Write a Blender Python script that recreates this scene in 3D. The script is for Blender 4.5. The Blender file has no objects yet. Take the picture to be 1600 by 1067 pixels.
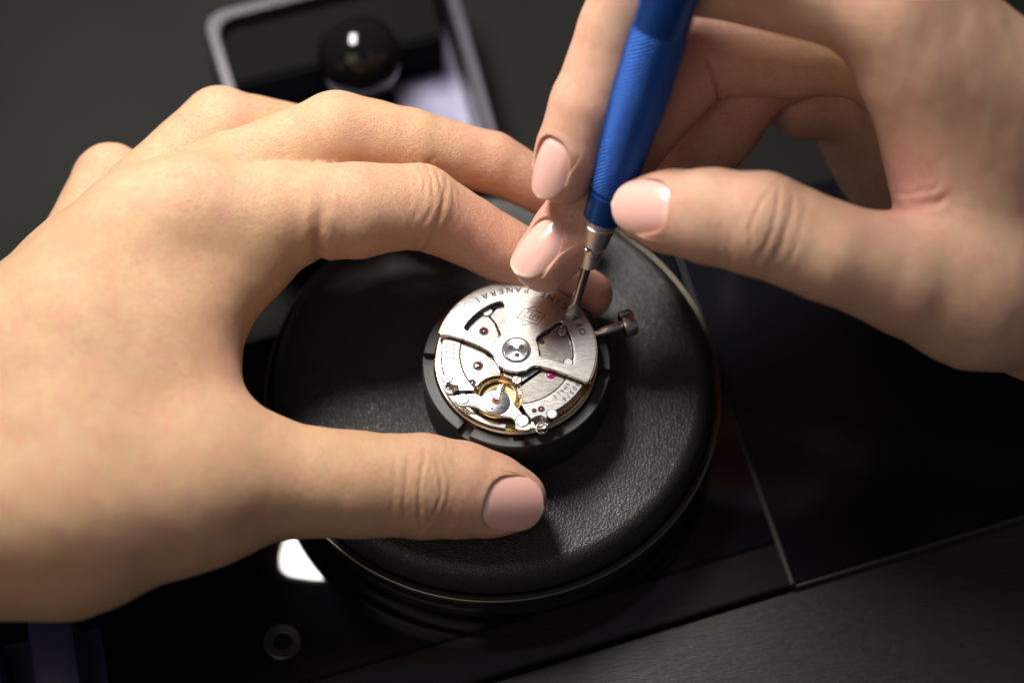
import bpy, bmesh, math, random
import numpy as np
from mathutils import Vector, Matrix
random.seed(7); rng = np.random.default_rng(7)
# One Blender unit is one centimetre.
SC = bpy.context.scene
SC.unit_settings.system = 'METRIC'; SC.unit_settings.scale_length = 0.01
COL = SC.collection

# ------------------------------------------------------------------ camera
ELEV = math.radians(61); DIST = 46.0; LENS = 85.0
W0 = np.array([0, 0, 3.5])
VV = np.array([0, -math.cos(ELEV), math.sin(ELEV)])
CC = W0 + DIST * VV
RR = np.array([1.0, 0, 0]); UU = np.cross(VV, RR); FF = LENS / 36 * 1600
cam = bpy.data.cameras.new('camera'); camo = bpy.data.objects.new('camera', cam); COL.objects.link(camo)
cam.lens = LENS; cam.sensor_width = 36; cam.clip_start = 1; cam.clip_end = 1000
camo.matrix_world = Matrix(((RR[0], UU[0], VV[0], CC[0]), (RR[1], UU[1], VV[1], CC[1]), (RR[2], UU[2], VV[2], CC[2]), (0, 0, 0, 1)))
cam.dof.use_dof = True; cam.dof.focus_distance = 45.6; cam.dof.aperture_fstop = 0.056
SC.camera = camo

# ------------------------------------------------------------------ light
wd = bpy.data.worlds.new('World'); SC.world = wd; wd.use_nodes = True
bgn = wd.node_tree.nodes['Background']; bgn.inputs[0].default_value = (0.74, 0.72, 1.0, 1); bgn.inputs[1].default_value = 0.10

def area(name, loc, aim, long_axis, sx, sy, power, col):
    l = bpy.data.lights.new(name, 'AREA'); l.shape = 'RECTANGLE'; l.size = sx; l.size_y = sy; l.energy = power; l.color = col
    o = bpy.data.objects.new(name, l); COL.objects.link(o)
    z = -np.array(aim, float); z /= np.linalg.norm(z); y = np.array(long_axis, float); y -= (y @ z) * z; y /= np.linalg.norm(y); x = np.cross(y, z)
    o.matrix_world = Matrix(((x[0], y[0], z[0], loc[0]), (x[1], y[1], z[1], loc[1]), (x[2], y[2], z[2], loc[2]), (0, 0, 0, 1)))
    return o
# the LED bench lamp above and behind the work, and an added weak warm fill from the watchmaker's side
area('bench_lamp', (-8.9, 14.8, 27), (0.16, -0.2, -1), (0, 1, 0), 6.8, 13.0, 15000, (1.0, 0.95, 0.88))
area('lavender_reflection_light', (-8.9, 7.75, 27), (0, 0, -1), (0, 1, 0), 6.8, 0.9, 420, (0.62, 0.58, 1.0))  # added lavender light, only there to be reflected in the glossy panel
area('warm_fill', (-22, -40, 52), (22, 40, -49), (1, 0, 0), 40, 36, 6200, (1.0, 0.82, 0.60))  # added fill light, no lamp of the room
SC.view_settings.view_transform = 'Standard'; SC.view_settings.look = 'None'
SC.view_settings.exposure = 0.12; SC.view_settings.gamma = 1.0; SC.view_settings.use_curve_mapping = False
SC.cycles.use_denoising = True
SC.cycles.max_bounces = 8

# ------------------------------------------------------------------ helpers
def A(px, py, z):
    d = -VV + RR * (px - 800) / FF + UU * (533.5 - py) / FF
    return CC + d * (z - CC[2]) / d[2]
def Pd(px, py, dep):
    """point seen at that picture position, dep cm nearer to the camera than the movement"""
    d = -VV + RR * (px - 800) / FF + UU * (533.5 - py) / FF
    return CC + d * (DIST - dep)
def nrm(v): v = np.asarray(v, float); return v / np.linalg.norm(v)
def tag(o, label=None, cat=None, group=None, kind=None):
    for k, v in (('label', label), ('category', cat), ('group', group), ('kind', kind)):
        if v: o[k] = v
    return o
def link(name, me, mat=None, parent=None, loc=None):
    o = bpy.data.objects.new(name, me); COL.objects.link(o)
    if me is not None and mat is not None:
        me.materials.clear(); me.materials.append(mat)
    if parent is not None: o.parent = parent
    if loc is not None: o.location = loc
    return o
def empty(name, loc=(0, 0, 0)):
    o = bpy.data.objects.new(name, None); COL.objects.link(o); o.location = loc; o.empty_display_size = 0.5
    return o
def mesh(name, v, f, smooth=40):
    me = bpy.data.meshes.new(name); me.from_pydata([tuple(map(float, p)) for p in v], [], f); me.update()
    if smooth:
        me.shade_smooth(); me.set_sharp_from_angle(angle=math.radians(smooth))
    return me
def bm_mesh(name, bm, smooth=40):
    me = bpy.data.meshes.new(name); bm.normal_update(); bm.to_mesh(me); bm.free()
    if smooth: me.shade_smooth(); me.set_sharp_from_angle(angle=math.radians(smooth))
    return me
def lathe(name, prof, n=64, closed=False, smooth=24):
    v = []; f = []; m = len(prof)
    for i in range(n):
        a = 2 * math.pi * i / n
        for r, z in prof: v.append((r * math.cos(a), r * math.sin(a), z))
    for i in range(n):
        j = (i + 1) % n
        for k in range(m if closed else m - 1):
            k2 = (k + 1) % m
            f.append((i * m + k, j * m + k, j * m + k2, i * m + k2))
    bm = bmesh.new(); me = bpy.data.meshes.new(name); me.from_pydata(v, [], f); bm.from_mesh(me); bpy.data.meshes.remove(me)
    bmesh.ops.remove_doubles(bm, verts=bm.verts, dist=1e-5)
    bmesh.ops.recalc_face_normals(bm, faces=bm.faces)
    return bm_mesh(name, bm, smooth)
def plate(name, loops, depth, bevel=0.0, smooth=12):
    """flat shape with holes: top face at z=0, thickness below; loops are lists of (x, y)"""
    cu = bpy.data.curves.new(name, 'CURVE'); cu.dimensions = '2D'; cu.fill_mode = 'BOTH'
    cu.extrude = max(depth / 2 - bevel, 0.0005); cu.bevel_depth = bevel; cu.bevel_resolution = 1; cu.offset = -bevel
    for lp in loops:
        sp = cu.splines.new('POLY'); sp.points.add(len(lp) - 1); sp.use_cyclic_u = True
        for q, (x, y) in zip(sp.points, lp): q.co = (x, y, 0, 1)
    o = bpy.data.objects.new(name, cu); COL.objects.link(o)
    dg = bpy.context.evaluated_depsgraph_get()
    me = bpy.data.meshes.new_from_object(o.evaluated_get(dg)); me.name = name
    bpy.data.objects.remove(o); bpy.data.curves.remove(cu)
    co = np.empty(len(me.vertices) * 3); me.vertices.foreach_get('co', co); co = co.reshape(-1, 3)
    co[:, 2] -= co[:, 2].max(); me.vertices.foreach_set('co', co.ravel())
    bm = bmesh.new(); bm.from_mesh(me); bmesh.ops.remove_doubles(bm, verts=bm.verts, dist=1e-5); bmesh.ops.recalc_face_normals(bm, faces=bm.faces)
    bm.to_mesh(me); bm.free(); me.materials.clear()
    me.shade_smooth(); me.set_sharp_from_angle(angle=math.radians(smooth))
    return me
def glyph(ch, size, bold=0.0):
    cu = bpy.data.curves.new('glyph', 'FONT'); cu.body = ch; cu.size = size; cu.align_x = 'CENTER'; cu.extrude = 0.002; cu.offset = bold * size
    o = bpy.data.objects.new('glyph', cu); COL.objects.link(o)
    dg = bpy.context.evaluated_depsgraph_get(); me = bpy.data.meshes.new_from_object(o.evaluated_get(dg))
    v = [np.array(p.co) for p in me.vertices]; f = [tuple(p.vertices) for p in me.polygons]
    bpy.data.objects.remove(o); bpy.data.curves.remove(cu); bpy.data.meshes.remove(me)
    return v, f
def arc_text(txt, r, a0, a1, size, inward, z, mat, parent, wide=1.0, bold=0.0):
    """letters spread from angle a0 to a1 (degrees), r = radius of their middle; inward = tops point to the centre"""
    n = len(txt)
    for i, ch in enumerate(txt):
        if ch == ' ': continue
        a = math.radians(a0 + (a1 - a0) * i / max(1, n - 1))
        rad = np.array([math.cos(a), math.sin(a)]); up = -rad if inward else rad
        v, f = glyph(ch, size, bold)
        me = mesh('letter', [((p[0]) * wide, p[1] - size * 0.35, p[2]) for p in v], f, 0)
        o = link('letter', me, mat, parent, (rad[0] * r, rad[1] * r, z)); o.rotation_euler.z = math.atan2(up[1], up[0]) - math.pi / 2
def strokes(name, lines, w, z, mat, parent, h=0.004):
    V = []; Fc = []
    for pts, closed in lines:
        seg = list(zip(pts[:-1], pts[1:])) + ([(pts[-1], pts[0])] if closed else [])
        for a, b in seg:
            a = np.array(a); b = np.array(b); d = nrm(b - a); s = np.array([-d[1], d[0]]) * w / 2; a = a - d * w / 2; b = b + d * w / 2
            k = len(V)
            for zz in (z, z + h):
                for q in (a + s, a - s, b - s, b + s): V.append((q[0], q[1], zz))
            Fc += [(k, k + 1, k + 2, k + 3), (k + 7, k + 6, k + 5, k + 4), (k, k + 4, k + 5, k + 1), (k + 1, k + 5, k + 6, k + 2), (k + 2, k + 6, k + 7, k + 3), (k + 3, k + 7, k + 4, k)]
    return link(name, mesh(name, V, Fc, 0), mat, parent)
def box(name, c, s, mat, parent=None, bev=0.02, rz=0):
    bm = bmesh.new(); bmesh.ops.create_cube(bm, size=1)
    bmesh.ops.scale(bm, vec=s, verts=bm.verts)
    if bev: bmesh.ops.bevel(bm, geom=bm.edges[:], offset=bev, segments=2, affect='EDGES', profile=0.5)
    o = link(name, bm_mesh(name, bm, 40), mat, parent, c); o.rotation_euler.z = rz
    return o
def circ(cx, cy, r, n=48, a0=0, a1=360):
    full = abs(a1 - a0) >= 360
    return [(cx + r * math.cos(math.radians(a0 + (a1 - a0) * i / (n if full else n - 1))), cy + r * math.sin(math.radians(a0 + (a1 - a0) * i / (n if full else n - 1)))) for i in range(n)]

# ------------------------------------------------------------------ materials
def mat(name, base=(0.5, 0.5, 0.5), metal=0.0, rough=0.5, **kw):
    m = bpy.data.materials.new(name); m.use_nodes = True; b = m.node_tree.nodes['Principled BSDF']
    b.inputs['Base Color'].default_value = (*base, 1); b.inputs['Metallic'].default_value = metal; b.inputs['Roughness'].default_value = rough
    for k, v in kw.items(): b.inputs[k.replace('_', ' ')].default_value = v
    return m
class N:
    def __init__(s, m): s.m = m; s.t = m.node_tree; s.b = s.t.nodes['Principled BSDF']
    def n(s, typ, **kw):
        x = s.t.nodes.new('ShaderNode' + typ)
        for k, v in kw.items():
            if k in x.inputs: x.inputs[k].default_value = v
            else: setattr(x, k, v)
        return x
    def l(s, a, ao, b, bi): s.t.links.new(a.outputs[ao], b.inputs[bi])
    def coord(s, scale=(1, 1, 1), rot=(0, 0, 0), out='Object'):
        tc = s.n('TexCoord'); mp = s.n('Mapping'); mp.inputs['Scale'].default_value = scale; mp.inputs['Rotation'].default_value = rot
        s.l(tc, out, mp, 'Vector'); return mp
    def ramp(s, src, so, stops):
        r = s.n('ValToRGB'); s.l(src, so, r, 'Fac'); e = r.color_ramp.elements
        while len(e) < len(stops): e.new(0.5)
        for k, (p, c) in zip(e, stops): k.position = p; k.color = (*c, 1) if len(c) == 3 else c
        return r
    def bump(s, src, so, strength, dist, prev=None):
        b = s.n('Bump'); b.inputs['Strength'].default_value = strength; b.inputs['Distance'].default_value = dist
        s.l(src, so, b, 'Height')
        if prev: s.l(prev, 'Normal', b, 'Normal')
        s.l(b, 'Normal', s.b, 'Normal'); return b
def brushed(name, base, rough, rot, scale=(3, 160, 3), amp=0.25, dist=0.004):
    m = mat(name, base, 1.0, rough); x = N(m); mp = x.coord(scale, (0, 0, rot)); nz = x.n('TexNoise', Scale=1.0, Detail=3.0); x.l(mp, 0, nz, 'Vector')
    r = x.ramp(nz, 0, [(0.3, (rough * 0.75,) * 3), (0.7, (rough * 1.25,) * 3)]); x.l(r, 0, x.b, 'Roughness')
    x.bump(nz, 0, amp, dist); return m
def noisy(name, base, base2, metal, rough, scale=3.0, **kw):
    m = mat(name, base, metal, rough, **kw); x = N(m); mp = x.coord(); nz = x.n('TexNoise', Scale=scale, Detail=5.0); x.l(mp, 0, nz, 'Vector')
    r = x.ramp(nz, 0, [(0.35, base), (0.68, base2)]); x.l(r, 0, x.b, 'Base Color'); return m

M = {}
M['rotor'] = brushed('brushed_rotor_steel', (0.66, 0.64, 0.61), 0.25, math.radians(20), scale=(4, 200, 4), amp=0.22)
M['bridge'] = brushed('brushed_bridge_steel', (0.54, 0.51, 0.47), 0.24, math.radians(-25), scale=(5, 110, 5), amp=0.22)
M['band'] = brushed('satin_bridge_steel', (0.70, 0.68, 0.65), 0.25, math.radians(-25), scale=(5, 120, 5), amp=0.12)
M['polish'] = mat('polished_steel', (0.86, 0.83, 0.80), 1, 0.27)
M['darksteel'] = mat('dark_steel', (0.10, 0.09, 0.09), 1, 0.3)
M['rosewt'] = noisy('oxidised_rotor_edge', (0.32, 0.22, 0.18), (0.42, 0.30, 0.25), 1, 0.35, 8)
M['brass'] = noisy('gilt_brass', (0.78, 0.60, 0.30), (0.85, 0.68, 0.40), 1, 0.22, 9)
M['paleg'] = noisy('pale_gilt_plate', (0.80, 0.72, 0.55), (0.86, 0.80, 0.66), 1, 0.28, 7)
M['gold'] = mat('gold_balance', (0.92, 0.66, 0.34), 1, 0.15)
M['ink'] = mat('black_engraving', (0.02, 0.018, 0.02), 0, 0.5)
M['groove'] = mat('dark_groove', (0.03, 0.025, 0.02), 0.6, 0.5)
M['ruby'] = mat('ruby', (0.35, 0.01, 0.08), 0, 0.05, IOR=1.76, Coat_Weight=0.5)
M['rubyd'] = mat('deep_ruby', (0.09, 0.01, 0.02), 0, 0.08, IOR=1.76)
M['stem'] = brushed('winding_stem_steel', (0.62, 0.55, 0.48), 0.25, 0, amp=0.2)
# holder: black moulded plastic
m = M['holder'] = mat('black_moulded_plastic', (0.016, 0.0165, 0.016), 0, 0.46, Specular_IOR_Level=0.6); x = N(m); nz = x.n('TexNoise', Scale=70.0, Detail=3.0); x.l(x.coord(), 0, nz, 'Vector')
x.bump(nz, 0, 0.35, 0.01); x.l(x.ramp(nz, 0, [(0.3, (0.40,) * 3), (0.75, (0.58,) * 3)]), 0, x.b, 'Roughness')
# leather
m = M['leather'] = mat('black_leather', (0.016, 0.015, 0.014), 0, 0.42, Specular_IOR_Level=0.6); x = N(m)
mp = x.coord(); wz = x.n('TexNoise', Scale=5.0, Detail=3.0); x.l(mp, 0, wz, 'Vector')
ad = x.n('VectorMath', operation='ADD'); sc_ = x.n('VectorMath', operation='SCALE'); sc_.inputs['Scale'].default_value = 0.10
x.l(wz, 'Color', sc_, 0); x.l(mp, 0, ad, 0); x.l(sc_, 0, ad, 1)
vo = x.n('TexVoronoi', Scale=15.0, feature='DISTANCE_TO_EDGE'); x.l(ad, 0, vo, 'Vector')
vo2 = x.n('TexVoronoi', Scale=26.0, feature='SMOOTH_F1'); x.l(ad, 0, vo2, 'Vector')
r1 = x.ramp(vo, 0, [(0.0, (0, 0, 0)), (0.3, (1, 1, 1))])
nz = x.n('TexNoise', Scale=60.0, Detail=4.0); x.l(mp, 0, nz, 'Vector')
b1 = x.bump(r1, 0, 0.40, 0.018); b2 = x.bump(vo2, 0, 0.22, 0.02, b1); x.bump(nz, 0, 0.15, 0.008, b2)
big = x.n('TexNoise', Scale=1.2, Detail=4.0); x.l(mp, 0, big, 'Vector'); x.l(x.ramp(big, 0, [(0.3, (0.42,) * 3), (0.7, (0.54,) * 3)]), 0, x.b, 'Roughness')
M['bead'] = mat('rim_highlight_metal', (0.22, 0.195, 0.15), 1.0, 0.34)  # pale metal stands in for the highlight line along the black rim
M['rim'] = mat('black_rim_plastic', (0.012, 0.011, 0.010), 0, 0.16)
# glossy black panel with fine scratches
def gloss(name, base, rough, scr):
    m = mat(name, base, 0, rough); x = N(m); prev = None
    mp = x.coord(); fac = None
    for i, (ang, s) in enumerate(((0.6, 1.0), (1.25, 1.4), (2.2, 0.8))):
        mp = x.coord((0.35 * s, 40 * s, 1), (0, 0, ang)); nz = x.n('TexNoise', Scale=1.0, Detail=1.0); x.l(mp, 0, nz, 'Vector')
        rp = x.ramp(nz, 0, [(0.70, (0, 0, 0)), (0.78, (1, 1, 1))])
        if fac is None: fac = rp; fo = 0
        else:
            mx = x.n('Math', operation='MAXIMUM'); x.l(fac, fo, mx, 0); x.l(rp, 0, mx, 1); fac = mx; fo = 0
    mu = x.n('MapRange'); x.l(fac, 0, mu, 'Value'); mu.inputs['To Min'].default_value = rough; mu.inputs['To Max'].default_value = rough + scr
    x.l(mu, 0, x.b, 'Roughness'); x.bump(fac, 0, scr * 0.2, 0.003)
    return m
M['gloss'] = gloss('black_gloss_acrylic', (0.004, 0.004, 0.006), 0.03, 0.0)
M['gloss2'] = gloss('black_satin_acrylic', (0.004, 0.004, 0.006), 0.16, 0.0); M['gloss2'].node_tree.nodes['Principled BSDF'].inputs['Specular IOR Level'].default_value = 0.3
M['strip'] = gloss('scratched_dark_acrylic', (0.014, 0.011, 0.011), 0.07, 0.35)
M['trim'] = mat('dull_trim', (0.06, 0.056, 0.05), 0.4, 0.5)
m = M['mat_desk'] = mat('dark_grey_desk_mat', (0.006, 0.006, 0.0055), 0, 0.65, Specular_IOR_Level=0.15); x = N(m); nz = x.n('TexNoise', Scale=14.0, Detail=5.0); x.l(x.coord(), 0, nz, 'Vector'); x.bump(nz, 0, 0.25, 0.03)
n2 = x.n('TexNoise', Scale=0.25, Detail=3.0); x.l(x.coord(), 0, n2, 'Vector'); x.l(x.ramp(n2, 0, [(0.3, (0.0038, 0.004, 0.0035)), (0.7, (0.0065, 0.0068, 0.006))]), 0, x.b, 'Base Color')
m = M['arm'] = mat('dark_grained_armrest', (0.050, 0.042, 0.035), 0, 0.45); x = N(m)
mp = x.coord((1.2, 7, 1), (0, 0, math.radians(-38))); nz = x.n('TexNoise', Scale=3.0, Detail=6.0, Distortion=0.6); x.l(mp, 0, nz, 'Vector')
x.bump(nz, 0, 0.35, 0.05); x.l(x.ramp(nz, 0, [(0.3, (0.008, 0.007, 0.006)), (0.7, (0.017, 0.0145, 0.0125))]), 0, x.b, 'Base Color')
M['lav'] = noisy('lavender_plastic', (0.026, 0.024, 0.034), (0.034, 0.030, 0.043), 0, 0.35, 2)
M['lavf'] = noisy('tray_floor_reflected_lavender', (0.26, 0.25, 0.37), (0.34, 0.32, 0.46), 0, 0.25, 1.5)  # lavender light reflected by the floor is put into its colour
M['white'] = noisy('white_plastic', (0.78, 0.77, 0.78), (0.84, 0.83, 0.84), 0, 0.4, 3)
M['blackobj'] = mat('black_soft_plastic', (0.003, 0.003, 0.003), 0, 0.8, Specular_IOR_Level=0.1)
M['ball'] = mat('black_ball_gloss', (0.004, 0.0035, 0.0035), 0, 0.10, Specular_IOR_Level=0.4)
M['indigo'] = mat('dark_indigo_plastic', (0.03, 0.03, 0.075), 0, 0.4)
# screwdriver
m = M['blue'] = mat('blue_anodised_aluminium', (0.013, 0.078, 0.33), 0.65, 0.30); x = N(m); nz = x.n('TexNoise', Scale=6.0, Detail=5.0); x.l(x.coord(), 0, nz, 'Vector')
x.l(x.ramp(nz, 0, [(0.3, (0.010, 0.064, 0.28)), (0.7, (0.015, 0.086, 0.36))]), 0, x.b, 'Base Color')
M['chuck'] = brushed('steel_chuck', (0.88, 0.85, 0.82), 0.38, 0, scale=(4, 4, 60), amp=0.15)
M['blade'] = mat('blade_steel', (0.48, 0.45, 0.42), 1, 0.2)
# skin
def skin(name, warm):
    m = mat(name, (0.6, 0.4, 0.28), 0, 0.46); x = N(m); b = x.b
    at = x.n('Attribute', attribute_name='tone'); sp = x.n('SeparateColor'); x.l(at, 'Color', sp, 0)
    mp = x.coord(); n1 = x.n('TexNoise', Scale=0.9, Detail=4.0); x.l(mp, 0, n1, 'Vector'); n2 = x.n('TexNoise', Scale=7.0, Detail=5.0, Roughness=0.6); x.l(mp, 0, n2, 'Vector')
    c0 = x.ramp(n1, 0, [(0.3, (0.60 * warm[0], 0.37 * warm[1], 0.195 * warm[2])), (0.7, (0.67 * warm[0], 0.435 * warm[1], 0.25 * warm[2]))])
    mx = x.n('MixRGB'); mx.inputs[2].default_value = (0.79, 0.40, 0.32, 1); x.l(c0, 0, mx, 1); x.l(sp, 0, mx, 0)      # blood near the fingertips
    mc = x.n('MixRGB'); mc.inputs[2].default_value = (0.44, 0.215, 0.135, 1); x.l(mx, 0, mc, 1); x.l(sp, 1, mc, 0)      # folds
    mo = x.n('MixRGB', blend_type='OVERLAY'); mo.inputs[0].default_value = 0.28; x.l(mc, 0, mo, 1); rp = x.ramp(n2, 0, [(0.3, (0.42, 0.40, 0.40)), (0.7, (0.58, 0.57, 0.56))]); x.l(rp, 0, mo, 2)
    n4 = x.n('TexNoise', Scale=2.6, Detail=6.0, Roughness=0.65); x.l(mp, 0, n4, 'Vector'); r4 = x.ramp(n4, 0, [(0.44, (0, 0, 0)), (0.66, (0.45, 0.45, 0.45))])
    mp4 = x.n('MixRGB'); mp4.inputs[2].default_value = (0.66, 0.30, 0.22, 1); x.l(r4, 0, mp4, 0); x.l(mo, 0, mp4, 1)      # blotchy flush
    x.l(mp4, 0, b, 'Base Color')
    rr_ = x.ramp(n4, 0, [(0.3, (0.40,) * 3), (0.7, (0.54,) * 3)]); x.l(rr_, 0, b, 'Roughness')
    b.inputs['Subsurface Weight'].default_value = 0.22; b.inputs['Subsurface Radius'].default_value = (0.30, 0.11, 0.06); b.inputs['Subsurface Scale'].default_value = 0.5
    b.inputs['Specular IOR Level'].default_value = 0.42
    v1 = x.n('TexVoronoi', Scale=26.0, feature='DISTANCE_TO_EDGE'); wob = x.n('VectorMath', operation='ADD'); sc2 = x.n('VectorMath', operation='SCALE'); sc2.inputs['Scale'].default_value = 0.05
    x.l(n2, 'Color', sc2, 0); x.l(mp, 0, wob, 0); x.l(sc2, 0, wob, 1); x.l(wob, 0, v1, 'Vector')
    rv = x.ramp(v1, 0, [(0.0, (0, 0, 0)), (0.12, (1, 1, 1))])
    n3 = x.n('TexNoise', Scale=45.0, Detail=4.0); x.l(mp, 0, n3, 'Vector')
    b1 = x.bump(rv, 0, 0.6, 0.020); b2 = x.bump(n3, 0, 0.6, 0.028, b1); x.bump(n2, 0, 0.16, 0.05, b2)
    return m
M['skinL'] = skin('skin_golden', (1.0, 1.0, 1.0)); M['skinR'] = skin('skin_rosy', (1.02, 1.02, 1.16))
m = M['nail'] = mat('fingernail', (0.72, 0.43, 0.36), 0, 0.22, Coat_Weight=0.6, Coat_Roughness=0.2); x = N(m)
at = x.n('Attribute', attribute_name='tone'); sp = x.n('SeparateColor'); x.l(at, 'Color', sp, 0)
mx = x.n('MixRGB'); mx.inputs[1].default_value = (0.79, 0.46, 0.385, 1); mx.inputs[2].default_value = (0.84, 0.65, 0.54, 1); x.l(sp, 0, mx, 0)
m2 = x.n('MixRGB'); m2.inputs[2].default_value = (0.80, 0.58, 0.50, 1); x.l(mx, 0, m2, 1); x.l(sp, 1, m2, 0); x.l(m2, 0, x.b, 'Base Color')
x.b.inputs['Subsurface Weight'].default_value = 0.15; x.b.inputs['Subsurface Radius'].default_value = (0.2, 0.08, 0.05)
nz = x.n('TexNoise', Scale=9.0, Detail=3.0); x.l(x.coord(), 0, nz, 'Vector'); x.bump(nz, 0, 0.06, 0.02)

# ------------------------------------------------------------------ setting: desk, glossy panel, armrest
def poly_slab(name, pts, z1, z0, m, kind=None, parent=None, bev=0.03):
    bm = bmesh.new(); vs = [bm.verts.new((p[0], p[1], z1)) for p in pts]; f = bm.faces.new(vs)
    r = bmesh.ops.extrude_face_region(bm, geom=[f]); bmesh.ops.translate(bm, vec=(0, 0, z0 - z1), verts=[e for e in r['geom'] if isinstance(e, bmesh.types.BMVert)])
    bmesh.ops.recalc_face_normals(bm, faces=bm.faces)
    if bev:
        ed = [e for e in bm.edges if all(abs(v.co.z - z1) < 1e-6 for v in e.verts)]
        bmesh.ops.bevel(bm, geom=ed, offset=bev, segments=2, affect='EDGES')
    o = link(name, bm_mesh(name, bm, 30), m, parent)
    if kind: o['kind'] = kind
    return o
poly_slab('desk', [(-120, -60), (120, -60), (120, 160), (-120, 160)], -0.6, -2.6, M['mat_desk'], 'structure', bev=0)
def fr(x, off=0): return A(x, 1067 - (x - 724) * 0.302 + off, 0)
# front line of the glossy panel, running down to the left
q0 = fr(-600); q1 = fr(2300); dirf = nrm((q1 - q0)[:2]); nf = np.array([-dirf[1], dirf[0]])      # nf points away from the viewer
F0 = fr(1237)[:2]
def fp(u, w): p = F0 + dirf * u + nf * w; return (p[0], p[1])
seam = A(1150, 668, 0)[:2] - F0; su = seam @ dirf; sw = seam @ nf       # the seam leaves the front edge at F0
sl = su / sw
BACK = 5.6
panel = poly_slab('work_panel', [fp(-24, 0.95), fp(0.95 * sl - 0.03, 0.95), fp(sl * (BACK+3) - 0.03, BACK+3), fp(-5, BACK + 3), fp(-24, BACK + 2.5)], 0.0, -0.6, M['gloss'])
tag(panel, 'glossy black panel lying on the desk under the round cushion', 'panel')
strip = poly_slab('edge_strip', [fp(-24, 0.0), fp(-0.03, 0.0), fp(0.95 * sl - 0.03, 0.93), fp(-24, 0.93)], -0.03, -0.6, M['strip'])
tag(strip, 'scratched dark glossy strip along the front edge of the black panel', 'strip')
side = poly_slab('side_panel', [fp(0.06, 0.0), fp(26, 0.0), fp(26, BACK + 3), fp(sl * (BACK+3) + 0.06, BACK+3)], -0.05, -0.6, M['gloss2'])
tag(side, 'black glossy panel to the right of the cushion, beyond the grey seam', 'panel')
tr = poly_slab('seam_trim', [fp(-0.022, 0.0), fp(0.052, 0.0), fp(sl * 4.35 + 0.052, 4.35), fp(sl * 4.35 - 0.022, 4.35)], 0.02, -0.5, M['trim'], bev=0.015)
tag(tr, 'thin grey trim strip between the two black glossy panels', 'trim')
arm = poly_slab('armrest', [fp(-30, -12), fp(30, -12), fp(30, -0.10), fp(-30, -0.10)], -0.12, -0.6, M['arm'], bev=0.06)
tag(arm, 'dark brown grained armrest along the front of the desk', 'armrest')
lip = poly_slab('edge_lip', [fp(0.08, -0.075), fp(26, -0.075), fp(26, -0.025), fp(0.08, -0.025)], -0.02, -0.6, M['trim'], bev=0.01)
tag(lip, 'thin dull metal lip between the side panel and the armrest', 'trim')
# panel screw, front left
sc = A(442, 1003, 0); scr = empty('panel_screw', (sc[0], sc[1], 0.004))
tag(scr, 'round dark panel screw with a hollow socket, left of the cushion', 'screw')
link('screw_ring', lathe('screw_ring', [(0.17, 0.0), (0.17, 0.05), (0.20, 0.075), (0.33, 0.075), (0.37, 0.045), (0.37, 0.0)], 40), mat('screw_grey', (0.035, 0.03, 0.035), 0.5, 0.4), scr)
link('socket', lathe('socket', [(0.0, 0.012), (0.165, 0.012), (0.165, 0.03)], 24), M['blackobj'], scr)
# indigo stand, bottom left corner
p = A(60, 1075, 0.0); st = empty('tool_stand', (p[0], p[1], -0.03)); st.rotation_euler.z = math.radians(12)
tag(st, 'dark indigo plastic tool stand in the lower left corner', 'stand')
box('upright', (0.55, 0.0, 0.9), (0.9, 1.7, 1.5), M['indigo'], st, 0.2)
box('upright', (-0.95, 0.1, 0.75), (1.0, 1.5, 1.3), M['indigo'], st, 0.2)
box('base', (-0.15, 0.0, 0.12), (3.0, 1.9, 0.24), M['indigo'], st, 0.08)

# ------------------------------------------------------------------ round leather cushion
cc = A(770, 612, 1.2); cu = empty('round_cushion', (cc[0], cc[1], 0.0))
tag(cu, 'round black leather casing cushion in a glossy black rim under the movement', 'cushion')
def pad():
    nr, na = 90, 220; V = []; Fc = []
    for i in range(nr + 1):
        t = i / nr
        if t < 0.80:
            r = 4.30 * (t / 0.80) * 0.93; z = 2.02 - 0.16 * (r / 4.0) ** 2 * 0.8
        else:
            a = (t - 0.80) / 0.20 * math.pi * 0.5
            r = 4.0 + 0.36 * math.sin(a); z = 1.27 + (2.02 - 0.128 - 1.27) * math.cos(a) ** 0.9 if a < math.pi / 2 - 1e-6 else 1.27
        for j in range(na):
            th = 2 * math.pi * j / na
            dz = 0.018 * math.sin(3 * th + 1.1) * t + 0.012 * math.sin(7 * th + r * 1.7) * t * (1 if t < 0.9 else 0.4) + 0.01 * math.sin(2.3 * r + 2 * th)
            V.append((r * math.cos(th), r * math.sin(th), z + (dz if t < 0.97 else 0)))
    for i in range(nr):
        for j in range(na):
            k = (j + 1) % na
            Fc.append((i * na + j, (i + 1) * na + j, (i + 1) * na + k, i * na + k))
    bm = bmesh.new(); me = bpy.data.meshes.new('pad'); me.from_pydata(V, [], Fc); bm.from_mesh(me)
    bmesh.ops.remove_doubles(bm, verts=bm.verts, dist=1e-5); bmesh.ops.recalc_face_normals(bm, faces=bm.faces)
    return bm_mesh('leather_pad', bm, 80)
link('leather_pad', pad(), M['leather'], cu)
link('rim', lathe('rim', [(4.22, 1.0), (4.36, 1.20), (4.40, 1.245), (4.45, 1.255), (4.50, 1.235), (4.52, 1.19), (4.52, 1.08), (4.50, 1.02), (4.46, 0.85), (4.46, 0.70), (4.2, 0.6)], 160, smooth=35), M['rim'], cu)
link('rim_highlight_bead', lathe('rim_highlight_bead', [(4.505 + 0.028 * math.cos(a), 1.225 + 0.028 * math.sin(a)) for a in np.linspace(0, 2 * math.pi, 13)[:-1]], 160, closed=True, smooth=90), M['bead'], cu)  # added bead that carries the rim's highlight line
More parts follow.
